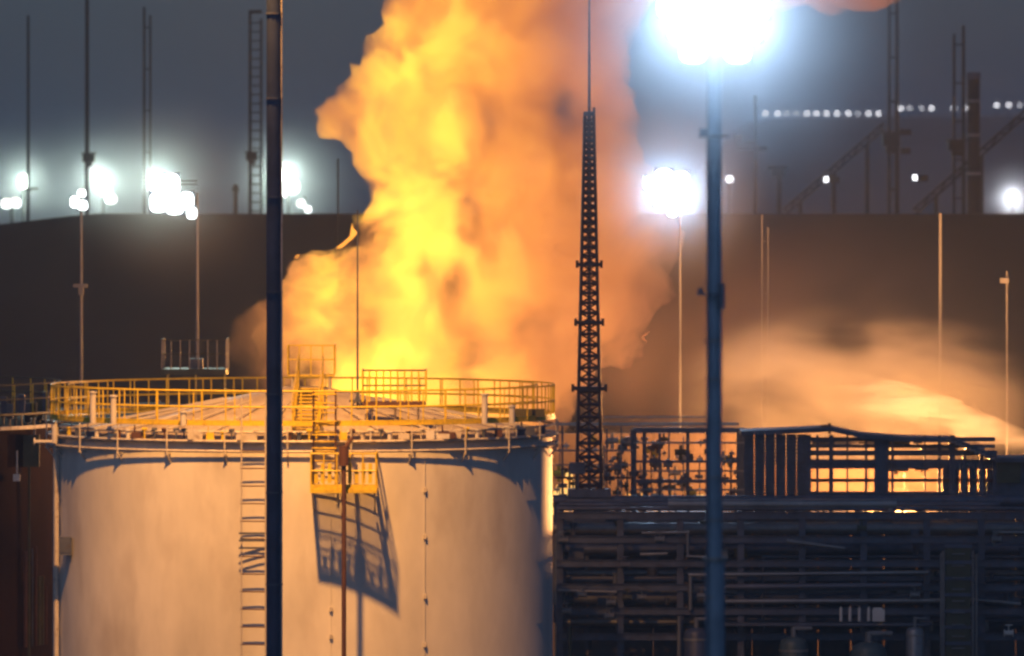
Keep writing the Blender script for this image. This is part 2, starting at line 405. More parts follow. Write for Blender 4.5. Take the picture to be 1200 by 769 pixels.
def beam(mb, a, b, w, d=None):
    """square section bar between two points"""
    return mb.bar(a, b, w * .7071, 4)
def flood_head(parent, c, w, h, lens, tilt=18, yaw=0):
    """box housing with fins, hood and a glowing lens turned to the camera side, on a yoke"""
    t = R(tilt); q = Matrix.Rotation(R(yaw), 3, 'Z') @ Matrix.Rotation(t, 3, 'X')
    def X(p): return Vector(c) + q @ Vector(p)
    a = MB(); d = h * .35
    f = [(-w/2, -d/2, -h/2), (w/2, -d/2, -h/2), (w/2, -d/2, h/2), (-w/2, -d/2, h/2)]
    k = [(-w*.35, d/2, -h*.35), (w*.35, d/2, -h*.35), (w*.35, d/2, h*.35), (-w*.35, d/2, h*.35)]
    a.add([X(p) for p in f + k], [(4, 5, 6, 7), (0, 4, 7, 3), (1, 2, 6, 5), (3, 7, 6, 2), (0, 1, 5, 4)])
    a.add([X(p) for p in ((-w/2, -d*.9, h/2*1.04), (w/2, -d*.9, h/2*1.04), (w/2, -d/2, h/2*1.04), (-w/2, -d/2, h/2*1.04), (-w/2, -d*.9, h/2*1.08), (w/2, -d*.9, h/2*1.08), (w/2, -d/2, h/2*1.08), (-w/2, -d/2, h/2*1.08))],
          [(3, 2, 1, 0), (4, 5, 6, 7), (0, 1, 5, 4), (2, 3, 7, 6)])
    a.bar(X((-w*.55, 0, 0)), X((-w*.55, d, -h*.1)), w*.03, 4); a.bar(X((w*.55, 0, 0)), X((w*.55, d, -h*.1)), w*.03, 4); a.bar(X((-w*.55, d, -h*.1)), X((w*.55, d, -h*.1)), w*.03, 4)
    ho = a.build('floodlight', M['darksteel'], parent)
    l = MB(); l.add([X((w*.47*math.copysign(abs(math.cos(2*PI*(i+.5)/16))**.7, math.cos(2*PI*(i+.5)/16)), -d*.53, h*.47*math.copysign(abs(math.sin(2*PI*(i+.5)/16))**.7, math.sin(2*PI*(i+.5)/16)))) for i in range(16)], [tuple(range(16))])
    lo = l.build('lens', lens, ho)
    return ho

def lamp_mast(name, label, px, D, ybase, ytop, r, mat, heads, power, col, lens, zb=None, group=None, rt=None, lights=None, aim=None, spot=150, mist=None, RM=(120, .12)):
    zb = zpy(ybase, D) if zb is None else zb
    p0 = Vector((xpx(px, D), D, zb)); zt = zpy(ytop, D)
    t = thing(name, label, 'light mast', p0, group)
    MB().bar(p0, (p0.x, D, zt), r, 12, rt or r * .7).build('pole', mat, t, True)
    cr = MB(); xs = [xpx(h[0], D) for h in heads]; 
    for yy in sorted({h[1] for h in heads}):
        cr = MB()
        zz = zpy(yy, D); hx = [xpx(h[0], D) for h in heads if h[1] == yy] + [p0.x]
        cr.bar((min(hx), D + .12, zz), (max(hx), D + .12, zz), max(.03, r * .3), 6)
        cr.build('crossarm', M['darksteel'], t)
    for h in heads:
        k_ = 1.3 if D > 200 else 1.0; flood_head(t, (xpx(h[0], D), D - .12, zpy(h[1], D)), h[2] * m_px(D) * k_, h[3] * m_px(D) * k_, lens)
    for (lx, ly, k) in (lights or [(heads[0][0], heads[0][1], 1)]):
        c = at(lx, ly, D - .9)
        if D > 400: light('lamp_light', t, c, power * k * KL * .9, col, .12, 'SPOT', aim=(c.x, c.y - 50, c.z - 4), spot=R(175))
        elif D > 200: light('lamp_light', t, c, power * k * KL * .4, col, .12, 'SPOT', aim=(c.x, c.y - 14, c.z + 3), spot=R(170))
        else: light('lamp_light', t, c, power * k * KL * .35, col, .12, 'SPOT', aim=(c.x, c.y - 14, c.z - 2), spot=R(170))
    if mist:  # patch of mist added only to give the lamps a halo
        mx = sum(h[0] for h in heads) / len(heads); my = sum(h[1] for h in heads) / len(heads)
        patch = soft_volume('added_halo_mist', 'added mist making the halo around the lamps of the ' + mist, 'mist', mx, my, D - .6, *[RM[0] * m_px(D)] * 3, RM[1] / (RM[0] * m_px(D)), (.96, .98, 1), .2, nmul=(0, 1), kind='stuff', fall=(1.0, 0))
    return t
GW = (.8, 1, .88); BW = (.48, .70, 1)
# far floodlights on the shore beyond the bank, left half of the picture
lamp_mast('floodlight_mast', 'leftmost distant floodlight mast with a lower pair of white lamps', 14, 600, 330, 232, .16, M['farpole'], [(8, 238, 9, 9), (19, 237, 9, 9)], 50000, GW, M['lens_w'])
lamp_mast('floodlight_mast', 'distant floodlight mast by the left edge with one taller white lamp', 28, 605, 330, 206, .16, M['farpole'], [(28, 212, 10, 14)], 60000, GW, M['lens_w'], mist='distant mast by the left edge', RM=(110, .12))
lamp_mast('floodlight_mast', 'pale pole beside the left aerial mast, two white lamps at its top', 95, 300, 445, 222, .07, M['pole'], [(88, 236, 9, 12), (97, 240, 10, 10), (96, 226, 8, 8)], 22000, GW, M['lens_w'], zb=zpy(470, 300), aim=8, spot=120)
lamp_mast('floodlight_mast', 'distant floodlight mast with a stepped pair of lamps right of the left aerial mast', 121, 600, 330, 200, .16, M['farpole'], [(118, 210, 9, 13), (124, 222, 11, 12), (130, 233, 10, 8)], 90000, GW, M['lens_w'], mist='mast right of the left aerial mast', RM=(120, .13))
lamp_mast('floodlight_mast', 'pale pole rising from the small roof platform, broad cluster of dazzling lamps', 231, 300, 412, 226, .075, M['pole'], [(184, 212, 15, 20), (201, 216, 17, 24), (186, 236, 17, 20), (205, 240, 18, 18), (219, 234, 14, 18), (225, 249, 10, 12)], 60000, GW, M['lens_w'], zb=zpy(428, 300), mist='pole rising from the small roof platform', RM=(150, .12))
lamp_mast('floodlight_mast', 'distant lamp mast just right of the tall navy mast', 338, 600, 330, 196, .16, M['farpole'], [(334, 206, 15, 18), (343, 218, 12, 13), (330, 224, 10, 10)], 110000, GW, M['lens_w'], mist='mast just right of the navy mast', RM=(120, .13))
lamp_mast('floodlight_mast', 'low distant lamp mast between the navy mast and the fire', 357, 610, 330, 230, .16, M['farpole'], [(353, 238, 7, 7), (361, 245, 6, 6)], 25000, GW, M['lens_w'])
lamp_mast('floodlight_mast', 'slim mast against the right side of the fire with a dazzling lamp cluster', 797, 300, 500, 205, .06, M['pole'], [(762, 214, 14, 15), (778, 208, 18, 20), (797, 212, 18, 22), (776, 230, 18, 20), (795, 236, 19, 20), (788, 249, 10, 8)], 60000, BW, M['lens_b'], zb=zpy(620, 300), mist='mast against the right side of the fire', RM=(150, .4), lights=[(780, 228, .5), (795, 228, .5)])
lamp_mast('floodlight_mast', 'single bright lamp on a distant mast at the right edge', 1187, 600, 330, 222, .16, M['farpole'], [(1186, 232, 8, 9)], 50000, (.9, .92, 1), M['lens_w'], mist='mast at the right edge', RM=(70, .1))
# the tall blue-grey mast near the camera
DN = 150
big = lamp_mast('floodlight_mast', 'tall blunt blue-grey mast in front, crowned by two blazing clusters of lamps', 837, DN, 769, 40, .17, M['bluegrey'],
    [(x, y, 33, 33) for x, y in ((790, -22), (818, -25), (858, -25), (884, -20), (786, 6), (811, 4), (862, 4), (886, 8), (798, 33), (820, 30), (856, 30), (878, 34), (812, 57), (864, 57))],
    60000, BW, M['lens_b'], zb=0, rt=.15, lights=[(806, 20, 1), (872, 20, 1)], mist='blue-grey mast in front', RM=(330, .25))
MB().bar((xpx(838, DN), DN, 0), (xpx(838, DN), DN, zpy(655, DN)), .195, 14).build('lower_sleeve', M['bluegrey'], big, True)
b = MB(); zf = zpy(655, DN); x0 = xpx(838, DN); b.bar((x0, DN, zf - .03), (x0, DN, zf + .03), .25, 14); b.build('flange', M['steel'], big, True)
b = MB(); zf = zpy(345, DN); x1 = xpx(836, DN)
b.box(x1 - .32, x1 + .16, DN - .30, DN - .18, zf - .02, zf + .02); b.box(x1 + .1, x1 + .22, DN - .30, DN - .1, zf - .28, zf + .22); b.box(x1 - .3, x1 - .2, DN - .3, DN - .1, zf + .02, zf + .13)
b.build('bracket_arm', M['darksteel'], big)
b = MB(); zf = zpy(160, DN); b.box(x1 - .30, x1 + .3, DN - .24, DN - .17, zf - .02, zf + .02); b.box(x1 - .28, x1 - .12, DN - .28, DN - .16, zf + .02, zf + .16); b.build('service_bracket', M['darksteel'], big)
for yy in (400, 445, 560, 610, 700): MB().bar((x1, DN, zpy(yy, DN)), (x1, DN, zpy(yy, DN) + .03), .19, 12).build('band', M['steel'], big, True)
rr = MB(); rr.bar((x1 - .12, DN - .19, 1), (x1 - .12, DN - .19, zpy(70, DN)), .018, 5); rr.build('cable', M['darksteel'], big)

# the navy mast, closest to the white tank; its sodium floodlights hang above the picture
DM = 226; xm = xpx(321.5, DM)
nm = thing('floodlight_mast', 'tall straight navy mast standing before the left half of the white tank', 'light mast', (xm, DM, 0))
nb = MB(); nb.bar((xm, DM, 0), (xm, DM, 34.5), .245, 12, .235); nb.build('pole', M['navy'], nm, True)
for zz in (5.4, 8.2, 10.9, 13.8, 16.8, 19.6, 22.5, 25.0): MB().bar((xm, DM, zz), (xm, DM, zz + .05), .262, 12).build('band', M['darksteel'], nm, True)
nb = MB(); nb.bar((xm + .22, DM - .12, 0), (xm + .22, DM - .12, 34), .028, 6); nb.build('conduit', M['tank_trim'], nm)
nb = MB(); nb.bar((xm - 2.2, DM - 1.2, 34), (xm + 1.2, DM - 1.2, 34), .07, 6); nb.bar((xm, DM, 34), (xm, DM - 1.2, 34), .07, 6); nb.build('crossarm', M['darksteel'], nm)
for k, dx in enumerate((-2.0, -1.3, -.6, .1)):
    hd = MB(); hd.box(xm + dx - .25, xm + dx + .25, DM - 1.7, DM - 1.1, 33.75, 33.95); ho = hd.build('floodlight', M['darksteel'], nm)
    hl = MB(); hl.box(xm + dx - .22, xm + dx + .22, DM - 1.65, DM - 1.15, 33.72, 33.748); hl.build('lens', M['lens_o'], ho)
TK = Vector((xpx(355, 248), 248, 0))
light('lamp_light', nm, (xm - 1.0, DM - 1.3, 33.4), TANKLIGHT, (1, .42, .09), .5, 'SPOT', aim=(xm + .2, DM + 14, 8), spot=R(66))
[c_ for c_ in nm.children if c_.type == 'LIGHT'][0].data.spot_blend = 1.0

#@@TANK
def ring_pt(px, z, r, c):
    """point on a circle round c (front side) seen at photo column px"""
    y = c.y - r
    for _ in range(8):
        x = xpx(px, y); dx = max(-r, min(r, x - c.x)); y = c.y - math.sqrt(max(0, r * r - dx * dx))
    return Vector((xpx(px, y), y, z))
RT = 8.07; ZR = 11.87
tank = thing('storage_tank', 'large white cylindrical storage tank with yellow railings in front of the fire', 'storage tank', TK)
cx, cyy = TK.x, TK.y
prof = [(RT, 0)]
zc = 0
for k in range(1, 7):
    z1 = ZR * k / 6
    prof += [(RT - .003 * (k - 1), z1 - .012), (RT - .003 * k, z1)]
b = MB(); b.lathe(cx, cyy, prof, 128); b.build('shell', M['tank'], tank, True)
b = MB(); b.lathe(cx, cyy, [(RT + .0, ZR), (RT + .14, ZR), (RT + .14, ZR + .1), (RT - .1, ZR + .1)], 128); b.build('rim', M['tank_trim'], tank)
b = MB(); b.lathe(cx, cyy, [(RT - .1, ZR + .09), (5.2, ZR + .55), (2.6, ZR + 1.15), (.7, ZR + 1.55), (.01, ZR + 1.56)], 96); b.build('roof', M['roofpaint'], tank, True)
for k in range(24):
    a = 2 * PI * (k + .5) / 24; ca, sa = math.cos(a), math.sin(a)
    barm(UB['tank_trim'], 'roof_rib', tank, (cx + 7.9 * ca, cyy + 7.9 * sa, ZR + .14), (cx + 2.6 * ca, cyy + 2.6 * sa, ZR + 1.17), .035)
for (rr_, zz) in ((RT + .14, 11.93), (RT + .16, 11.62), (RT + .02, 12.22)):
    b = MB(); b.torus(cx, cyy, rr_, zz, .05, 128); b.build('cooling_pipe', M['tank_trim'], tank, True)
# brackets under the ring
for k in range(26):
    a = 2 * PI * (k + .37) / 26; ca, sa = math.cos(a), math.sin(a)
    def pp(r, z, s=0): return (cx + r * ca - s * sa, cyy + r * sa + s * ca, z)
    b = MB(); b.bar(pp(RT - .02, 11.22), pp(RT + .2, 11.5), .03, 4); b.bar(pp(RT - .02, 11.5), pp(RT + .24, 11.5), .035, 4); b.bar(pp(RT + .2, 11.5), pp(RT + .2, 12.4), .03, 4)
    b.build('bracket', M['tank_trim'], tank)
ZD = 12.42
b = MB(); b.lathe(cx, cyy, [(RT - .55, ZD), (RT + .08, ZD), (RT + .08, ZD + .05), (RT - .55, ZD + .05), (RT - .55, ZD)], 128); b.build('walkway', M['yellow'], tank)
b = MB(); b.lathe(cx, cyy, [(RT + .04, ZD + .05), (RT + .06, ZD + .05), (RT + .06, ZD + .17), (RT + .04, ZD + .17)], 128); b.build('toe_board', M['yellow'], tank)
for zz in (ZD + 1.08, ZD + .58):
    b = MB(); b.torus(cx, cyy, RT + .05, zz, .026, 128, k=5); b.build('handrail', M['yellow'], tank)
for k in range(64):
    a = 2 * PI * (k + .2) / 64; x = cx + (RT + .05) * math.cos(a); y = cyy + (RT + .05) * math.sin(a)
    barm(UB['yellow'], 'rail_post', tank, (x, y, ZD + .04), (x, y, ZD + 1.08), .026)
for zz in (ZD + 1.08, ZD + .58):
    b = MB(); b.torus(cx, cyy, RT - .5, zz, .022, 96, k=5); b.build('handrail', M['yellow'], tank)
for k in range(34):
    a = 2 * PI * (k + .1) / 34; x = cx + (RT - .5) * math.cos(a); y = cyy + (RT - .5) * math.sin(a)
    barm(UB['yellow'], 'rail_post', tank, (x, y, ZD + .04), (x, y, ZD + 1.08), .022)
# foam chambers, vents and fittings along the rim
def on_rim(px, z, r): return ring_pt(px, z, r, TK)
for px, h in ((109, .95), (133, .85), (215, .4), (568, .9), (600, .5)):
    p = on_rim(px, ZD, RT + .32)
    b = MB(); b.bar(p, p + Vector((0, 0, h)), .10, 10); b.bar(p + Vector((0, 0, h)), p + Vector((0, 0, h + .05)), .14, 10); b.bar(p + Vector((0, 0, h)), p + Vector((0, .5, h - .1)), .07, 8)
    b.build('foam_chamber', M['pale'], tank, True)
r2 = random.Random(3)
for k in range(52):
    px = 70 + k * 11.1 + r2.uniform(-4, 4)
    if abs(px - 321) < 12: continue
    p = on_rim(px, 11.98, RT + r2.uniform(.02, .12)); b = MB()
    s = r2.choice((0, 1, 2, 0))
    if s == 0:
        b.bar(p, p + Vector((0, 0, .22)), .07, 8); b.bar(p + Vector((0, 0, .22)), p + Vector((0, 0, .26)), .11, 8)
    elif s == 1:
        w = r2.uniform(.12, .3); b.box(p.x - w, p.x + w, p.y - .1, p.y + .1, 11.98, 11.98 + r2.uniform(.15, .3)); b.box(p.x - w * .6, p.x - w * .4, p.y - .06, p.y + .06, 12.1, 12.4)
    else:
        b.bar(p, p + Vector((0, 0, .35)), .03, 6); b.bar(p + Vector((-.09, 0, .3)), p + Vector((.09, 0, .3)), .05, 8)
    b.build('roof_fitting', M[r2.choice(('pale', 'pale', 'tank_trim', 'yellow', 'darksteel', 'redbrown'))], tank, True)
# roof centre platform with its cage, radial walkway, dark railed platform
def railed_box(parent, x0, x1, y0, y1, z, h, mat, um, deck, n=4, r=.022, dt=.05, slats=0):
    b = MB()
    if slats:
        nx = slats
        for i in range(nx): 
            xx = x0 + (x1 - x0) * (i + .5) / nx; b.box(xx - .012, xx + .012, y0, y1, z - dt, z)
        for i in range(6):
            yy = y0 + (y1 - y0) * (i + .5) / 6; b.box(x0, x1, yy - .015, yy + .015, z - dt + .003, z - .003)
        b.box(x0 - .03, x1 + .03, y0 - .05, y0, z - .1, z + .02); b.box(x0 - .03, x0, y0, y1, z - .1, z + .02); b.box(x1, x1 + .03, y0, y1, z - .1, z + .02)
        g = b.build('grating', deck, parent)
    else: b.box(x0, x1, y0, y1, z - dt, z).build('deck', deck, parent)
    for zz in (z + h, z + h * .52):
        b = MB(); 
        for a_, c_ in (((x0, y0), (x1, y0)), ((x0, y0), (x0, y1)), ((x1, y0), (x1, y1))): b.bar((*a_, zz), (*c_, zz), r, 5)
        b.build('handrail', mat, parent)
    for i in range(n + 1):
        xx = x0 + (x1 - x0) * i / n
        barm(um, 'rail_post', parent, (xx, y0, z), (xx, y0, z + h), r)
    for xx in (x0, x1):
        barm(um, 'rail_post', parent, (xx, y1, z), (xx, y1, z + h), r)
        barm(um, 'rail_post', parent, (xx, (y0 + y1) / 2, z), (xx, (y0 + y1) / 2, z + h), r)
xc = xpx(365, 248)
railed_box(tank, xc - .75, xc + .75, 247.3, 248.7, ZR + 1.95, .95, M['yellow'], UB['yellow'], M['yellow'], 4)
for dx in (-.6, .6):
    for dy in (247.4, 248.6): barm(UB['tank_trim'], 'platform_leg', tank, (xc + dx, dy, ZR + 1.35), (xc + dx, dy, ZR + 1.92), .04)
railed_box(tank, xpx(425, 243), xpx(499, 243), 242.6, 243.8, ZR + 1.22, 1.0, M['olive'], UB['yellow'], M['redbrown'], 9, .03, .12)
for i in range(3):
    xx = xpx(436 + i * 27, 243); barm(UB['tank_trim'], 'platform_leg', tank, (xx, 243.2, ZR + .3), (xx, 243.2, ZR + 1.12), .04)
b = MB()
for i in range(14):
    y = 240.5 + i * .48; z = ZR + .3 + (y - 240.5) / 7 * 1.35; b.box(xc - .38, xc + .38, y, y + .36, z, z + .04)
b.build('stair_tread', M['yellow'], tank)
for sx in (-.4, .4):
    b = MB(); b.bar((xc + sx, 240.4, ZR + .3), (xc + sx, 247.2, ZR + 1.62), .05, 4); b.bar((xc + sx, 240.4, ZR + 1.3), (xc + sx, 247.2, ZR + 2.6), .025, 5)
    for i in range(6): b.bar((xc + sx, 240.4 + i * 1.36, ZR + .3 + i * .264), (xc + sx, 240.4 + i * 1.36, ZR + 1.3 + i * .26), .022, 5)
    b.build('stair_rail', M['yellow'], tank)
# lightning rod on the roof
b = MB(); p = Vector((xpx(419, 245), 245, ZR + 1.0)); zt = zpy(246, 245); b.bar(p, (p.x, p.y, zt), .045, 8, .02); b.bar(p + Vector((0, 0, .15)), p + Vector((0, 0, .22)), .28, 8); b.bar((p.x - .2, p.y, ZR + .9), p + Vector((0, 0, .4)), .03, 4); b.bar((p.x + .2, p.y, ZR + .9), p + Vector((0, 0, .4)), .03, 4)
b.build('lightning_rod', M['darksteel'], tank)
# dark control panel near the right end of the walkway
p = on_rim(622, ZD, RT - .1); b = MB(); b.box(p.x - .5, p.x + .45, p.y - .1, p.y + .15, ZD + .12, ZD + .38); b.bar((p.x - .55, p.y, ZD), (p.x - .55, p.y, ZD + .55), .05, 6); b.build('control_box', M['olive'], tank)
# wall ladder left of the navy mast
def wallp(px, z, off): return ring_pt(px, z, RT + off, TK)
pa = wallp(283, 0, .28); pb = wallp(311, 0, .28)
for q in (pa, pb): barm(UB['tank_trim'], 'ladder_rail', tank, (q.x, q.y, 1), (q.x, q.y, 13.3), .03)
z = 1.2
while z < 12.2:
    barm(UB['redbrown'], 'rung', tank, (pa.x - .04, pa.y, z), (pb.x + .02, pb.y, z), .02); z += .55
for zz in (8.62, 8.85, 9.08):
    b = MB(); b.box(pa.x - .08, pb.x + .05, pa.y - .12, pb.y - .02, zz - .03, zz + .03); b.build('ladder_bracket', M['darksteel'], tank)
# hanging grated platform
x0, x1 = xpx(365, 239), xpx(441, 239); yw = 240.0; y0 = yw - 1.68
railed_box(tank, x0, x1, y0, yw + .3, zpy(573, 239), 1.12, M['yellow'], UB['yellow'], M['yellow'], 5, .028, .05, slats=34)
b = MB(); zz = zpy(573, 239); b.box(x0, x1, y0 - .012, y0 + .012, zz, zz + .17); b.build('toe_board', M['yellow'], tank)
b = MB()
for i in range(9): b.box(x0 + .1 + i * .21, x0 + .22 + i * .21, y0 + .03, y0 + .05, zz + .2, zz + .2 + (.62 if i % 3 else .35))
b.build('rail_infill', M['yellow'], tank)
for xx in (x0 + .05, x1 - .05):
    b = MB(); b.bar((xx, y0 + .05, zz - .08), (xx, yw + .1, zz - .75), .035, 4); b.bar((xx, y0, zz - .1), (xx, yw + .2, zz - .1), .04, 4); b.build('bracket', M['tank_trim'], tank)
xl0, xl1 = xpx(367, 239.2), xpx(393, 239.2)
for xx in (xl0, xl1): barm(UB['redbrown'], 'ladder_rail', tank, (xx, yw - .35, zz), (xx, yw - .35, ZD + 1.1), .035)
for i in range(10): barm(UB['yellow'], 'rung', tank, (xl0, yw - .35, zz + .25 + i * .3), (xl1, yw - .35, zz + .25 + i * .3), .02)
for i in range(5):
    b = MB(); zq = zz + 1.25 + i * .42; b.torus((xl0 + xl1) / 2, yw - .55, .38, zq, .02, 16, k=4); b.build('cage_hoop', M['yellow'], tank)
# standing red-brown pipe before the platform, conduits with clips, left corner pipe, dark box
xd = xpx(403, 238.0); b = MB(); b.bar((xd, 238.0, 0), (xd, 238.0, zpy(545, 238.6)), .075, 10); b.bar((xd, 238.0, zpy(545, 238.6)), (xd, 238.0, zpy(522, 238.6)), .16, 10); b.bar((xd, 238.0, zpy(526, 238.6)), (xd + .2, 239.6, zpy(516, 238.6)), .07, 8)
b.build('riser_pipe', M['redbrown'], tank, True)
for px, zt_ in ((498, 11.4), (388, 9.6)):
    q = wallp(px, 0, .02); b = MB(); b.bar((q.x, q.y, 0), (q.x, q.y, zt_), .009, 6); b.build('conduit', M['tank'], tank)
    for yy in ((575, 630, 700, 757) if px == 498 else (713, 745)):
        zq = zpy(yy, 240.5); b = MB(); b.box(q.x - .05, q.x + .05, q.y - .05, q.y + .04, zq - .07, zq + .07); b.build('clip', M['tank_trim'], tank)
q = wallp(66, 0, .12); b = MB(); b.bar((q.x, q.y, 0), (q.x, q.y, 12.2), .085, 8); b.build('corner_pipe', M['tank_trim'], tank, True)
q = wallp(77, 0, .16); zq = zpy(640, q.y); b = MB(); b.box(q.x - .2, q.x + .2, q.y - .2, q.y + .2, zq - .28, zq + .28); b.box(q.x - .15, q.x + .15, q.y - .22, q.y - .2, zq - .2, zq + .2); b.build('junction_box', M['darksteel'], tank)
# stub pipe and lamp at the left end
q = wallp(64, 12, .3); b = MB(); b.bar(q + Vector((0, 0, -.25)), q + Vector((-.62, 0, -.25)), .06, 8); b.bar(q + Vector((-.62, 0, -.25)), q + Vector((-.66, 0, -.25)), .13, 8); b.bar(q + Vector((0, 0, -.3)), q + Vector((0, 0, .3)), .09, 8); b.build('stub_pipe', M['pale'], tank, True)

def side_tank(label, px, D, r, ztop, mat, rail, group=None, drop=.9):
    c = Vector((xpx(px, D), D, 0)); t = thing('storage_tank', label, 'storage tank', c, group)
    MB().lathe(c.x, D, [(r, 0), (r, ztop)], 96).build('shell', mat, t, True)
    MB().lathe(c.x, D, [(r, ztop), (r + .15, ztop), (r + .15, ztop + .12), (r - .1, ztop + .12)], 96).build('rim', M['tank_trim'], t)
    MB().lathe(c.x, D, [(r - .05, ztop + .1), (r * .5, ztop + drop * .6), (.01, ztop + drop)], 72).build('roof', mat, t, True)
    if rail:
        MB().lathe(c.x, D, [(r - .5, ztop + .5), (r + .25, ztop + .5), (r + .25, ztop + .56), (r - .5, ztop + .56)], 96).build('walkway', M[rail], t)
        for h in (1.05, .55): MB().torus(c.x, D, r + .2, ztop + .5 + h, .025, 96, k=5).build('handrail', M[rail], t)
        for k in range(44):
            a = 2 * PI * k / 44; x = c.x + (r + .2) * math.cos(a); y = D + (r + .2) * math.sin(a)
            if xpx(-60, y) < x: barm(UB['yellow'], 'rail_post', t, (x, y, ztop + .5), (x, y, ztop + 1.55), .024)
    for k in range(16):
        a = 2 * PI * k / 16; x = c.x + (r + .12) * math.cos(a); y = D + (r + .12) * math.sin(a)
        if xpx(-60, y) < x < xpx(1300, y): barm(UB['tank_trim'], 'bracket', t, (x, y, ztop - .7), (x, y, ztop + .5), .04)
    return t
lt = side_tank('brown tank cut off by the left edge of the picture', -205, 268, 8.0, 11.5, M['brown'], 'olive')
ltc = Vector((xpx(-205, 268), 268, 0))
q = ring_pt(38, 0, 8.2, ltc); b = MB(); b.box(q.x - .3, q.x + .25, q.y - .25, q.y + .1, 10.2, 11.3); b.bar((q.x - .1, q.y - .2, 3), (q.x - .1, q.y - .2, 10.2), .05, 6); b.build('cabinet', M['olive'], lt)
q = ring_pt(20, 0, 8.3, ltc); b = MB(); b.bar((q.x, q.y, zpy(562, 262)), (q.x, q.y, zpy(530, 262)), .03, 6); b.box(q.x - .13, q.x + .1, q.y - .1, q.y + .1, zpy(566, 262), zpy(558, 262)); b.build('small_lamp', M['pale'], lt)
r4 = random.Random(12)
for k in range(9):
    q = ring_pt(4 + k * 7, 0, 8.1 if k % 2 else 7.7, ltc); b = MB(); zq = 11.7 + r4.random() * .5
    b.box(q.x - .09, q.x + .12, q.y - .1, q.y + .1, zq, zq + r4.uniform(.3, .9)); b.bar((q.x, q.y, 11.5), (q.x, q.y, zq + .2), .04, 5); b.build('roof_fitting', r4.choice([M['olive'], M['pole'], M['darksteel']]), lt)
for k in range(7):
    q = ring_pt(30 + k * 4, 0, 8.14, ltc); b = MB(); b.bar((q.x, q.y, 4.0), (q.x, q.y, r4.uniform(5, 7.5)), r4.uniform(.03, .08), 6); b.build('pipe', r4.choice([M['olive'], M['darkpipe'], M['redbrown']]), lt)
bt = side_tank('dark tank half hidden behind the white tank railings', 175, 292, 8.5, 10.9, M['soil'], None, drop=.7)
xq = xpx(228, 292)
railed_box(bt, xpx(191, 288), xpx(266, 288), 287, 289.4, zpy(432, 288), 1.1, M['olive'], UB['pole'], M['olive'], 7, .028, .22)
b = MB()
for px in (195, 228, 262): b.bar((xpx(px, 288), 288.4, 8), (xpx(px, 288), 288.4, zpy(438, 288)), .08, 6)
b.build('platform_leg', M['olive'], bt)
b = MB(); zq = zpy(420, 288); b.box(xpx(222, 288), xpx(238, 288), 287.5, 288.1, zpy(431.5, 288), zq); b.build('cabinet', M['pole'], bt)

#@@MASTS
def aerial(label, px, D, ytop, r, mat='farpole', box=None, twin=0, ladder=False, ybase=300, name='aerial_mast', cat='mast', arms=()):
    p = Vector((xpx(px, D), D, zpy(ybase, D))); t = thing(name, label, cat, p); zt = zpy(ytop, D)
    MB().bar(p, (p.x, D, zt), r, 8, r * .8).build('pole', M[mat], t, True)
    if twin:
        x2 = xpx(px + twin, D); MB().bar((x2, D, p.z), (x2, D, zt - .5), r * .7, 8).build('stay_pole', M[mat], t, True)
        if ladder:
            z = p.z
            while z < zt - .6: barm(UB[mat], 'rung', t, (p.x, D, z), (x2, D, z), r * .35); z += 10.5 * m_px(D)
        else:
            for k in range(6):
                z = p.z + (zt - p.z) * (k + .5) / 6; barm(UB[mat], 'spacer', t, (p.x, D, z), (x2, D, z), r * .4)
    if box:
        bx, by, w, h = box; x = xpx(bx, D); z = zpy(by, D); w *= m_px(D) / 2; h *= m_px(D) / 2
        b = MB(); b.box(x - w, x + w, D - w, D + w * .6, z - h * .3, z + h); b.box(x - w * .6, x + w * .6, D - w * .7, D + w * .5, z - h, z - h * .34); b.box(x - w * 1.3, x + w * 1.3, D - w * 1.1, D + w * .9, z + h + .01, z + h + .08)
        b.build('equipment_box', M[mat], t)
    for (ax, ay, w, h) in arms:
        x = xpx(ax, D); z = zpy(ay, D); w *= m_px(D) / 2; h *= m_px(D) / 2
        b = MB(); b.box(x - w, x + w, D - .15, D + .15, z - h, z + h); b.build('arm', M[mat], t)
    return t
aerial('thin dark aerial mast nearest the left edge', 33, 450, 18, 0.094, arms=[(33, 222, 9, 3), (41, 221, 7, 2)])
aerial('dark aerial mast with an equipment box, standing between two lamps', 102, 450, -10, 0.137, box=(104, 188, 14, 15))
aerial('twin thin dark aerial masts left of the dazzling lamp cluster', 169, 450, 8, 0.094, twin=7)
aerial('short thick dark post left of the ladder mast', 276, 450, 216, 0.158, arms=[(276, 222, 8, 5)])
aerial('dark mast with ladder rungs left of the tall navy mast', 293, 450, 12, 0.108, box=(295, 186, 13, 14), twin=13, ladder=True, arms=[(300, 14, 14, 4)])
aerial('thin dark mast close to the right of the blue-grey mast', 885, 450, 112, 0.108, arms=[(874, 168, 26, 4), (882, 174, 34, 5), (866, 162, 10, 8)])
aerial('low dark mast with a T shaped head', 913, 450, 196, 0.173, arms=[(912, 197, 24, 5), (912, 203, 15, 8)])
aerial('tall dark twin mast with equipment box and side arm amid the string of lamps', 1051, 450, -10, 0.144, box=(1044, 168, 20, 24), twin=-9, arms=[(1061, 155, 14, 7), (1061, 177, 12, 7)])
aerial('faint dark twin mast directly left of the chimney', 1129, 450, 30, 0.122, box=(1121, 174, 20, 18), twin=-11)
aerial('pale stub pole at the foot of the chimney', 1134, 590, 185, .14, mat='pole', ybase=330)
aerial('slim pale mast between the fire and the blue-grey mast top', 893, 305, 252, .03, mat='pole', twin=7, ybase=620)
aerial('slim pole in front of the glowing mist, right of centre', 1102, 300, 250, .075, mat='pole', ybase=620)
t = aerial('short pale lamp pole near the right edge before the dark bank', 1180, 300, 318, .05, mat='pole', ybase=620, arms=[(1177, 329, 10, 6)])
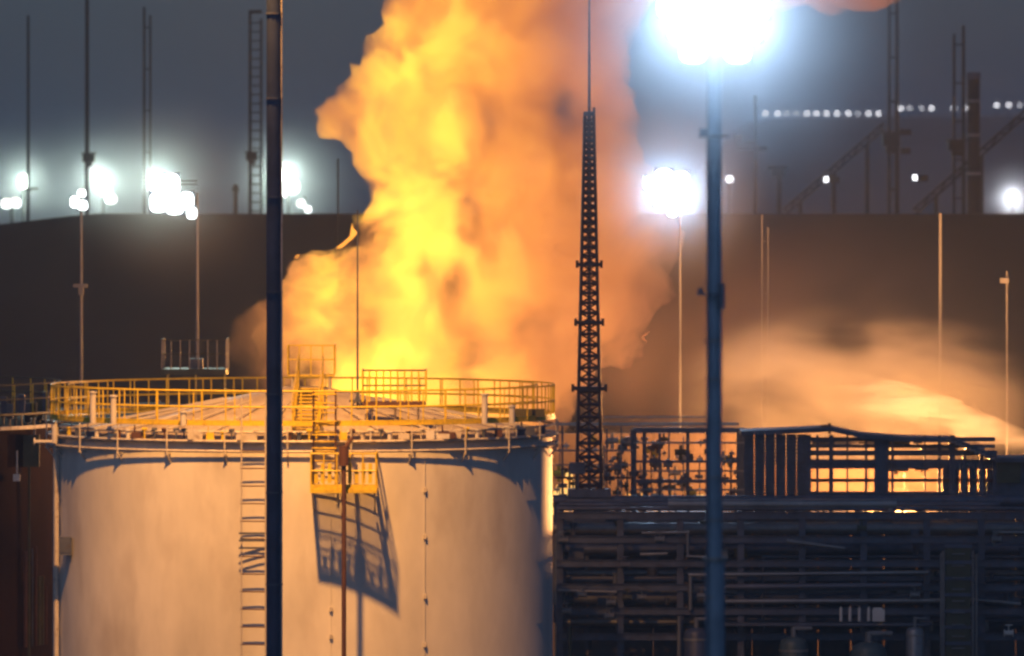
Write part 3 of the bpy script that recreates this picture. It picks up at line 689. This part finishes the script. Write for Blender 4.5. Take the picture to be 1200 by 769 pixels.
aerial('dark hair-thin pole at the left flank of the fire', 396, 345, 186, .05, mat='farpole', ybase=300 + 320)
# crossarm on the pale left lamp pole
lp = bpy.data.objects['floodlight_mast.002']
b = MB(); zq = zpy(335, 300); xq = xpx(95, 300); b.box(xq - .3, xq + .25, 299.8, 300.1, zq - .07, zq + .07); b.box(xq - .1, xq + .1, 299.75, 300.15, zq - .35, zq - .072); b.build('bracket', M['pole'], lp)
# chimney
p = Vector((xpx(1141, 447), 447, 0)); ch = thing('chimney', 'dark square-topped chimney stack near the right edge', 'chimney', p)
MB().bar(p, (p.x, 447, zpy(92, 447)), .40, 16, .37).build('stack', M['farpole'], ch, True)
MB().bar((p.x, 447, zpy(93, 447)), (p.x, 447, zpy(85, 447)), .40, 16).build('cap', M['darksteel'], ch, True)
for yy in (120, 160, 205): MB().bar((p.x, 447, zpy(yy, 447)), (p.x, 447, zpy(yy, 447) + .15), .40, 16).build('band', M['steel'], ch, True)
# inclined conveyor galleries with small lamps
def conveyor(label, a, b_, D, lamp):
    A = at(*a, D); B = at(*b_, D); t = thing('conveyor', label, 'conveyor', A)
    up = Vector((0, 0, .42)); g = MB()
    MB().bar(A, B, .09, 4).build('lower_chord', M['farpole'], t); MB().bar(A + up, B + up, .09, 4).build('upper_chord', M['farpole'], t)
    n = 16
    for i in range(n):
        p = A.lerp(B, i / n); q = A.lerp(B, (i + 1) / n); barm(UB['farpole'], 'brace', t, p, q + up, .05) if i % 2 else barm(UB['farpole'], 'brace', t, p + up, q, .05)
    for i in range(3):
        p = A.lerp(B, (i + .5) / 3); barm(UB['farpole'], 'trestle', t, (p.x, D, -0), p, .14)
    for (lx, ly) in lamp:
        P_ = at(lx, ly, D - .6); h = MB(); h.box(P_.x - .08, P_.x + .6, P_.y - .15, P_.y + .25, P_.z - .25, P_.z + .15); ho = h.build('lamp', M['farpole'], t)
        l = MB(); l.box(P_.x - .3, P_.x - .09, P_.y - .15, P_.y + .1, P_.z - .16, P_.z + .12); l.build('lens', M['lens_s'], ho)
conveyor('dark inclined conveyor, the left one of two, with a lamp halfway up', (918, 254), (1036, 152), 458, [(972, 210)])
conveyor('dark inclined conveyor at the right edge behind the chimney', (1070, 254), (1230, 112), 462, [(1076, 208)])
t = thing('street_lamp', 'lone small lamp just right of the blue-grey mast', 'lamp', at(855, 330, 600))
MB().bar(at(855, 330, 600), at(855, 212, 600), .1, 8).build('pole', M['farpole'], t); l = MB(); p = at(855, 210, 600); l.box(p.x - .22, p.x + .22, 599.8, 600.2, p.z - .2, p.z + .2); l.build('lens', M['lens_s'], t)
# string of lamps along the far hill road
ORD = 'first second third fourth fifth sixth seventh eighth ninth tenth eleventh twelfth thirteenth fourteenth fifteenth sixteenth seventeenth eighteenth nineteenth twentieth last'.split()
xs = [228, 270, 300, 335, 372, 404, 440, 476, 515, 548, 585, 620, 697, 728, 768, 804, 881, 918, 1030, 1072, 1110]
for k, X in enumerate(xs):
    px = 820 + X / 2.96; py = (390 if X < 640 else 372 if X < 1000 else 361) / 2.96
    s = 1.0 if k not in (2, 3, 13, 14, 9, 20) else .6
    g0 = Vector((xpx(px, 1478), 1478, zpy(py, 1478) - 5)); t = thing('street_lamp', 'small white street lamp on the hazy far hill, %s counted from the left' % ORD[k], 'street lamp', g0, 'street lamps along the far hill')
    MB().bar(g0, g0 + Vector((0, 0, 5)), .08, 6).build('pole', M['farpole'], t)
    l = MB(); l.bar(g0 + Vector((0, -.3, 4.75 - .2 * s)), g0 + Vector((0, -.3, 4.8 + .2 * s)), .27 * s, 8); l.build('lens', M['lens_s'], t)

# lattice mast with its needle
DL = 266
def lattice():
    zb = zpy(590, DL); z1 = zpy(136, DL); x = xpx(690.5, DL); y = DL
    t = thing('lattice_mast', 'slender dark red lattice mast with a needle top in front of the fire', 'lattice mast', (x, y, zb))
    def hw(z): u = (z - zb) / (z1 - zb); return (.45 * (1 - u) + .155 * u)
    sg = [(-1, -1), (1, -1), (1, 1), (-1, 1)]
    for sx, sy in sg: barm(UB['lattice'], 'leg', t, (x + sx * hw(zb), y + sy * hw(zb), zb), (x + sx * hw(z1), y + sy * hw(z1), z1), .062)
    z = zb + .1; k = 0
    while z < z1 - .2:
        h = hw(z) * 1.15; z2 = min(z1, z + h); a, b2 = hw(z), hw(z2)
        for i in range(4):
            (ax, ay), (bx, by) = sg[i], sg[(i + 1) % 4]
            if i in (0, 2):
                barm(UB['lattice'], 'horizontal_strut', t, (x + ax * a, y + ay * a, z), (x + bx * a, y + by * a, z), .05)
            if k % 2: ax, ay, bx, by = bx, by, ax, ay
            barm(UB['lattice'], 'diagonal_brace', t, (x + ax * a, y + ay * a, z), (x + bx * b2, y + by * b2, z2), .035)
        z = z2; k += 1
    MB().bar((x, y, zb - 1.5), (x, y, z1), .07, 8).build('central_pipe', M['darksteel'], t)
    b = MB(); b.bar((x, y, z1), (x, y, z1 + .15), .22, 8); b.bar((x, y, z1), (x, y, zpy(60, DL)), .055, 8, .05); b.bar((x, y, zpy(60, DL)), (x, y, zpy(-30, DL)), .045, 8, .025); b.bar((x + .16, y - .1, z1 - .1), (x + .16, y - .1, z1 + .3), .05, 5); b.build('needle', M['darksteel'], t)
    for py, w in ((310, .37), (378, .42), (455, .52)):
        zz = zpy(py, DL); b = MB(); b.box(x - w, x + w, y - w, y + w, zz - .06, zz + .06); b.box(x - w - .1, x - w, y - .1, y + .1, zz - .12, zz + .14); b.box(x + w, x + w + .1, y - .1, y + .1, zz - .12, zz + .14); b.build('platform', M['lattice'], t)
    b = MB(); zz = zpy(577, DL); b.box(x - .75, x + .75, y - .7, y + .7, zz - .15, zz + .12); b.box(x - .55, x + .55, y - .5, y + .5, zb - 1, zb - .02); b.build('base_frame', M['darksteel'], t)
    b = MB(); zz = zpy(548, DL); b.box(x - .7, x - .15, y - .8, y - .3, zz - .2, zz + .2); b.bar((x - .4, y - .6, zz - .8), (x - .4, y - .6, zz), .05, 6); b.build('equipment_box', M['darksteel'], t)
lattice()

#@@RACK
# ------------------------------------------------------------------ pipe racks on the right
D1 = 262
rack = thing('pipe_rack', 'long dark multi-level pipe rack across the lower right of the picture', 'pipe rack', (xpx(930, D1), D1, 0))
r5 = random.Random(21)
cols = [656, 727, 797, 868, 940, 1012, 1086, 1150, 1215]
for px in cols:
    for dy in (0, 3.2, 6.4):
        x = xpx(px, D1 + dy); b = MB(); y = D1 + dy; w = .11
        b.box(x - w, x + w, y - w, y - w + .03, 0, zpy(601, y)); b.box(x - w, x + w, y + w - .03, y + w, 0, zpy(601, y)); b.box(x - .015, x + .015, y - w + .03, y + w - .03, 0, zpy(601, y)); b.build('column', M['darksteel'], rack)
lev = [604, 632, 660, 688, 716, 746]
for k, py in enumerate(lev):
    for dy in (0, 6.4):
        z = zpy(py, D1); y = D1 + dy; b = MB(); xa, xb = xpx(652, y), xpx(1225, y)
        b.box(xa, xb, y - .14, y - .11, z - .1, z + .1); b.box(xa, xb, y - .2, y - .11, z + .1, z + .12); b.box(xa, xb, y - .2, y - .11, z - .12, z - .1); b.build('beam', M['darksteel'], rack)
    for px in cols:
        z = zpy(py, D1) - .02; x = xpx(px, D1); b = MB(); b.box(x - .07, x + .07, D1 + .12, D1 + 6.28, z - .09, z + .09); b.build('cross_beam', M['darksteel'], rack)
for k in range(52):
    lv = r5.randrange(0, 6); z = zpy(lev[lv], D1) + .13; rr_ = r5.choice((.03, .04, .05, .05, .07, .09, .12, .2)); y = D1 + .3 + r5.random() * 5.8
    a = 655 if r5.random() < .5 else r5.uniform(655, 900); c = 1222 if r5.random() < .5 else r5.uniform(960, 1222)
    pts = [(xpx(a, y), y, z + rr_), (xpx(c, y), y, z + rr_)]
    if r5.random() < .5: pts = [(pts[0][0], y, z - r5.uniform(.5, 2.5))] + pts
    if r5.random() < .5: pts = pts + [(pts[-1][0], y, z + r5.uniform(-2.5, .8))]
    b = MB(); b.path(pts, rr_, 10)
    for q in pts[1:-1]: b.bar((q[0] - rr_ * 1.05, y, q[2]), (q[0] + rr_ * 1.05, y, q[2]), rr_ * 1.1, 10)
    b.build('pipe', M[r5.choice(('darkpipe', 'darkpipe', 'pipe', 'darksteel'))], rack, True)
for k in range(15):  # dark backing added so the fire-lit wall does not show through the rack
    b = MB(); xa = xpx(650 + k * 38.6, D1 + 7); b.box(xa, xa + 37.9 * m_px(D1 + 7), D1 + 6.9, D1 + 6.96, 0, zpy(603 + (k % 3), D1 + 7)); b.build('added_dark_backing', M['darkpipe'], rack)
# pipes the photograph shows clearly
def ppath(pts, D, r, mat, parent=rack): 
    P_ = [at(px, py, D) for px, py in pts]; b = MB(); b.path(P_, r, 10)
    for q in P_[1:-1]: b.bar(q - Vector((r, 0, 0)), q + Vector((r, 0, 0)), r * 1.12, 10)
    b.build('pipe', M[mat], parent, True)
ppath([(809, 715), (809, 674), (1088, 671)], D1 - .3, .07, 'pipe')
ppath([(850, 705), (1110, 704)], D1 - .32, .085, 'pipe')
ppath([(850, 688), (1080, 686)], D1 - .34, .10, 'darkpipe')
ppath([(654, 692), (722, 694)], D1 - .34, .05, 'pipe')
ppath([(752, 625), (806, 624), (806, 652), (846, 654)], D1 - .3, .05, 'pipe')
ppath([(750, 650), (782, 649)], D1 - .3, .06, 'pipe')
ppath([(922, 634), (990, 643)], D1 - .3, .07, 'pipe')
ppath([(1110, 700), (1196, 708)], D1 - .33, .06, 'pipe')
ppath([(796, 722), (796, 790)], D1 - .35, .07, 'pipe')
ppath([(1165, 640), (1165, 624), (1215, 624)], D1 - .3, .05, 'pipe')
ppath([(668, 735), (668, 790)], D1 - .3, .06, 'olive')
def valve(px, py, D, s, mat):
    p = at(px, py, D); b = MB(); b.bar(p - Vector((s, 0, 0)), p + Vector((s, 0, 0)), s * .55, 8); b.bar(p - Vector((s, 0, 0)), p - Vector((s * .8, 0, 0)), s * .85, 8); b.bar(p + Vector((s * .8, 0, 0)), p + Vector((s, 0, 0)), s * .85, 8)
    b.bar(p, p + Vector((0, 0, s * 1.7)), s * .16, 6); b.torus(p.x, p.y, s * .75, p.z + s * 1.7, s * .1, 12, k=4); b.build('valve', M[mat], rack, True)
for (px, py, m_) in ((682, 697, 'pipe'), (716, 706, 'pipe'), (660, 633, 'pipe'), (773, 632, 'pipe'), (735, 700, 'olive'), (752, 700, 'pipe'), (822, 698, 'pipe'), (1182, 742, 'pale'), (1168, 632, 'pipe'), (1072, 697, 'pipe'), (1010, 619, 'olive'), (714, 722, 'pipe'), (664, 716, 'pipe'), (733, 662, 'darkpipe')):
    valve(px, py, D1 - .45, .16, m_)
for k in range(46):
    px = r5.uniform(658, 1200); lv = r5.randrange(1, 6); z = zpy(lev[lv], D1) + .125; y = D1 + r5.uniform(.2, 1.6); x = xpx(px, y); b = MB(); s = r5.uniform(.08, .26)
    if r5.random() < .5: b.box(x - s, x + s, y - .15, y + .15, z, z + s * 1.5); b.box(x - s * .7, x + s * .7, y - .17, y - .15, z + .05, z + s * 1.3); nm_ = 'junction_box'
    else: b.bar((x, y, z), (x, y, z + s * 2), s * .5, 8); b.bar((x, y, z + s), (x + s, y, z + s), s * .3, 6); b.bar((x, y, z + s * 2), (x, y, z + s * 2.3), s * .8, 8); nm_ = 'valve'
    b.build(nm_, M[r5.choice(('olive', 'darkpipe', 'pipe', 'darksteel', 'darksteel'))], rack)
# little white cylinders and box on the lowest walkway
for px in (985.5, 996, 1007, 1018):
    p = at(px, 728, D1 - .6); b = MB(); b.bar(p, p + Vector((0, 0, .44)), .055, 8); b.bar(p + Vector((0, 0, .44)), p + Vector((0, 0, .5)), .03, 6); b.build('white_post', M['pale'], rack, True)
p = at(1029, 728, D1 - .6); b = MB(); b.box(p.x - .2, p.x + .22, p.y - .15, p.y + .15, p.z, p.z + .4); b.box(p.x - .16, p.x + .14, p.y - .1, p.y + .1, p.z + .4, p.z + .46); b.build('white_cabinet', M['pale'], rack)
b = MB(); z = zpy(729, D1); b.box(xpx(836, D1), xpx(1090, D1), D1 - .9, D1 - .23, z - .08, z); b.build('service_walkway', M['darksteel'], rack)
# vessels at the bottom
def vessel(label, px, D, r, ytop, mat, legs=True):
    x = xpx(px, D); zt = zpy(ytop, D); t = thing('process_vessel', label, 'vessel', (x, D, 0))
    MB().lathe(x, D, [(r, .0), (r, zt - r * .5), (r * .85, zt - r * .18), (r * .5, zt), (.01, zt + r * .05)], 24).build('body', M[mat], t, True)
    for zz in (zt - r, zt - r - 1.2): MB().bar((x, D, zz), (x, D, zz + .08), r * 1.05, 24).build('band', M['steel'], t, True)
    MB().bar((x, D, zt), (x, D, zt + .35), r * .2, 8).bar((x, D, zt + .3), (x + r * 1.3, D, zt + .3), r * .15, 8).build('nozzle', M['pipe'], t, True)
vessel('teal vertical vessel under the rack, right of the blue-grey mast', 930, D1 - 2.2, .48, 747, 'teal')
vessel('larger greenish vessel under the row of small white cylinders', 1018, D1 - 2.2, .62, 753, 'teal')
vessel('navy drum beside the foot of the blue-grey mast', 816, D1 - 2.2, .42, 736, 'navy')
vessel('small grey vessel below the right end of the rack', 1072, D1 - 2.2, .30, 735, 'pipe')
# tall olive equipment stack at the right
x = xpx(1122, D1 - 1); et = thing('equipment_tower', 'olive column of ladders and pipes rising through the rack near the right edge', 'equipment tower', (x, D1 - 1, 0))
MB().box(x - .42, x + .42, D1 - 1.4, D1 - .6, 0, zpy(640, D1)).build('casing', M['olive'], et)
for dx in (-.58, -.5, .5, .62): MB().bar((x + dx, D1 - 1.5, 0), (x + dx, D1 - 1.5, zpy(628 + 30 * abs(dx), D1)), .045, 6).build('pipe', M['pipe'], et)
for k in range(9): MB().box(x - .47, x + .47, D1 - 1.46, D1 - 1.41, 3.2 + k * .55, 3.32 + k * .55).build('band', M['darksteel'], et)
for k in range(12): barm(UB['pipe'], 'rung', et, (x - .22, D1 - 1.55, 3 + k * .4), (x + .22, D1 - 1.55, 3 + k * .4), .022)
# upper steel frame left part: between the tank and the blue-grey mast
D2 = 270
up = thing('steel_frame', 'open steel frame full of pipework glowing orange behind, between lattice mast and blue-grey mast', 'steel frame', (xpx(760, D2), D2, zpy(600, D2)))
def ibar(a, b_, w, nm, mat='darksteel', par=up):
    mbb = MB(); beam(mbb, a, b_, w); mbb.build(nm, M[mat], par)
for px, w, y0_ in ((659, .07, 495), (711, .06, 503), (728, .06, 498), (742.5, .2, 503), (755, .13, 503), (773, .09, 508), (784, .06, 503), (806, .12, 503), (829, .10, 503), (868, .3, 503)):
    for dy in (0, 2.5): ibar(at(px, 603, D2 + dy), at(px, y0_, D2 + dy), w, 'column', 'darksteel' if px not in (728, 784) else 'pipe')
for (xa, xb, py, w, mt_) in ((650, 866, 497, .10, 'tank_trim'), (708, 830, 489, .05, 'tank_trim'), (742, 872, 504, .16, 'darksteel'), (742, 872, 519, .07, 'pipe'), (742, 872, 541, .09, 'darksteel'), (742, 872, 552, .06, 'pipe'), (742, 872, 564, .12, 'darksteel'), (742, 872, 574, .06, 'pipe'), (650, 872, 587, .12, 'darksteel'), (650, 742, 528, .07, 'pipe'), (650, 742, 560, .08, 'redbrown'), (650, 742, 545, .05, 'pipe')):
    ibar(at(xa, py, D2 - .15), at(xb, py, D2 - .15), w, 'beam', mt_)
r6 = random.Random(5)
for k in range(120):
    px = r6.uniform(652, 866); py = r6.uniform(512, 592); p = at(px, py, D2 + r6.uniform(.2, 2.2)); b = MB(); s = r6.uniform(.08, .22)
    b.bar(p - Vector((s, 0, 0)), p + Vector((s, 0, 0)), s * .5, 8); b.bar(p - Vector((0, 0, s * 1.4)), p + Vector((0, 0, s * 1.2)), s * .3, 8)
    b.build('valve', M[r6.choice(('pipe', 'tank_trim', 'redbrown', 'darksteel', 'pipe', 'olive', 'yellow'))], up)
for k in range(16):
    px = 654 + k * 13.6 + r6.uniform(-3, 3); py = r6.uniform(505, 560); ibar(at(px, 600, D2 + 1.2), at(px, py, D2 + 1.2), r6.uniform(.03, .1), 'riser_pipe', r6.choice(('pipe', 'redbrown', 'tank_trim', 'darkpipe')))
b = MB(); b.box(xpx(650, D2), xpx(1165, D2), D2 - .6, D2 + 3, zpy(606, D2), zpy(600, D2)); b.build('floor_slab', M['darksteel'], up)
# upper right: covered pipe bridge
D3 = 267
br = thing('pipe_bridge', 'dark covered pipe bridge with bright yellow gaps, sloping down at its right end', 'pipe bridge', (xpx(1010, D3), D3, zpy(600, D3)))
roof = [(868, 505), (940, 502), (973, 500), (1010, 508), (1060, 512), (1116, 513), (1142, 523), (1166, 536), (1215, 536)]
for a_, c_ in zip(roof, roof[1:]):
    A = at(*a_, D3); B = at(*c_, D3); b = MB(); h = .16
    b.add([A + Vector((0, -.3, 0)), B + Vector((0, -.3, 0)), B + Vector((0, 2.2, 0)), A + Vector((0, 2.2, 0)), A + Vector((0, -.3, -h)), B + Vector((0, -.3, -h)), B + Vector((0, 2.2, -h)), A + Vector((0, 2.2, -h))], [(0, 1, 2, 3), (7, 6, 5, 4), (0, 4, 5, 1), (3, 2, 6, 7), (0, 3, 7, 4), (1, 5, 6, 2)])
    b.build('roof_panel', M['darksteel'], br)
def panel(xa, xb, ya, yb, D, mt_='darksteel', nm='cladding_panel', th=.06):
    b = MB(); b.box(xpx(xa, D), xpx(xb, D), D, D + th, zpy(yb, D), zpy(ya, D)); b.build(nm, M[mt_], br)
for k in range(6): panel(872 + k * 12.4, 883.5 + k * 12.4, 509, 600, D3 + .01 * (k % 2))
for k in range(20):
    z = zpy(514 + k * 4.3, D3); b = MB(); b.box(xpx(873, D3), xpx(945, D3), D3 - .05, D3 - .015, z - .02, z + .03); b.build('louvre', M['darksteel'], br)
for py, h in ((515, 5), (523, 4), (531, 6), (544, 11), (563, 4), (585, 18)):
    panel(946, 1166, py - h / 2, py + h / 2, D3 + .1, 'darksteel' if py not in (563,) else 'redbrown', 'beam', .12)
for px, w in ((948, 5), (958, 3), (974, 5), (993, 2), (1015, 3), (1033, 17), (1046, 3), (1084, 2), (1101, 4), (1116, 7), (1130, 4), (1150, 5), (1166, 5)):
    panel(px - w / 2, px + w / 2, 510 if px < 1120 else 528, 600, D3 - .03, 'darksteel', 'column', .1)
for k in range(6): panel(1104 + k * 10.5, 1113.6 + k * 10.5, 548 + r6.uniform(-2, 2), 600, D3 + .25, 'darksteel')
panel(1168, 1196, 542, 566, D3 - .1, 'olive', 'hatch'); panel(1166, 1215, 538, 600, D3 + .06)
b = MB(); b.bar(at(972, 508, D3), at(972, 496, D3), .06, 6); b.bar(at(962, 500, D3), at(972, 500, D3), .05, 6); b.build('vent_pipe', M['redbrown'], br)
for k in range(10):
    a_ = at(1112 + k * 5.6, 516 + k * 2.4, D3 - .35); b = MB(); b.box(a_.x - .1, a_.x + .1, a_.y - .15, a_.y + .15, a_.z - .03, a_.z + .03); b.build('stair_tread', M['pipe'], br)
for k in range(30):
    px = r6.uniform(948, 1162); py = r6.choice((519, 527, 537, 550, 603, 596, 590)); p = at(px, py, D3 - .25 if py > 580 else D3 + .6); s = r6.uniform(.05, .2); b = MB()
    b.bar(p - Vector((s * 2.4, 0, 0)), p + Vector((s * 2.4, 0, 0)), s * .45, 8); b.bar(p - Vector((0, 0, s)), p + Vector((0, 0, s)), s * .4, 6); b.build('valve', M[r6.choice(('pipe', 'olive', 'tank_trim', 'darkpipe'))], br, True)
for (px, py, w) in ((942, 597, 22), (984, 595, 12), (1072, 593, 14), (1127, 595, 22), (1152, 605, 34)):
    p = at(px, py, D3 - .5); b = MB(); b.bar(p - Vector((w * m_px(D3) / 2, 0, 0)), p + Vector((w * m_px(D3) / 2, 0, 0)), .055, 8); b.build('pipe', M['pale'], br, True)
# concrete bund wall and the low flames behind the racks
DB = 284
bw = thing('bund_wall', 'fire-lit concrete wall glimpsed through the steel frame', 'wall', (xpx(900, DB), DB, 0))
for k in range(14):
    b = MB(); xa = xpx(640 + k * 42, DB); xb = xpx(640 + k * 42 + 41.4, DB); b.box(xa, xb, DB, DB + .3, 0, zpy(508 if k < 6 else 546, DB)); b.build('wall_panel', M['wall'], bw)
def flames(label, px, py, D, w, h, n, seed, power):
    base = at(px, py, D); t = thing('flame', label, 'fire', base); rr_ = random.Random(seed)
    bl = []
    for k in range(n):
        fx = rr_.uniform(-w, w); hh = h * rr_.uniform(.5, 1) * (1 - .5 * abs(fx / w))
        for j in range(6): u = j / 5; bl.append((px + fx + rr_.uniform(-4, 4) * u, py - hh * u, (13 * (1 - u) + 3.5), rr_.uniform(-.6, .6)))
    m_, nn = nodemat('flame_emission'); N = nn.nodes; L = nn.links
    tc = N.new('ShaderNodeTexCoord'); tt = N.new('ShaderNodeTexNoise'); tt.inputs['Scale'].default_value = .8; tt.inputs['Detail'].default_value = 4; L.new(tc.outputs['Object'], tt.inputs['Vector'])
    r_ = N.new('ShaderNodeValToRGB'); r_.color_ramp.elements[0].position = .3; r_.color_ramp.elements[0].color = (1, .28, .03, 1); r_.color_ramp.elements[1].position = .6; r_.color_ramp.elements[1].color = (1, .66, .2, 1); L.new(tt.outputs['Fac'], r_.inputs[0])
    e = N.new('ShaderNodeEmission'); e.inputs[1].default_value = 1.6; L.new(r_.outputs[0], e.inputs[0]); o = N.new('ShaderNodeOutputMaterial'); L.new(e.outputs[0], o.inputs['Surface'])
    hull('tongues', bl, D, .16, .1, m_, t, seed=seed)
    light('fire_light', t, at(px, py - 20, D - 1.2), power * .26, (1, .42, .12), .5)
    light('fire_light', t, at(px, 540, DB + 2.5), power, (1, .42, .12), .5)
flames('low yellow flames seen through the gaps of the dark pipe bridge', 1045, 597, 279, 95, 26, 16, 5, 50000)
flames('low orange flames behind the steel frame between the two big masts', 770, 600, 280, 60, 36, 10, 8, 1300)
flames('small orange flames low between the white tank and the lattice mast', 668, 590, 277, 14, 50, 5, 11, 800)
#@@HAZE
hz = MB().box(-2600, 2600, -60, 5200, -1, 58).build('haze', M['ground'], None)
hz['kind'] = 'stuff'
m, n = nodemat('thin_night_haze')
v = n.nodes.new('ShaderNodeVolumePrincipled'); v.inputs['Density'].default_value = .00036
v.inputs['Color'].default_value = (.8, .9, 1, 1); v.inputs['Anisotropy'].default_value = .35
o = n.nodes.new('ShaderNodeOutputMaterial'); n.links.new(v.outputs[0], o.inputs['Volume'])
hz.data.materials.clear(); hz.data.materials.append(m)
tag(hz, 'thin night haze lit by the floodlights and the fire', 'haze')
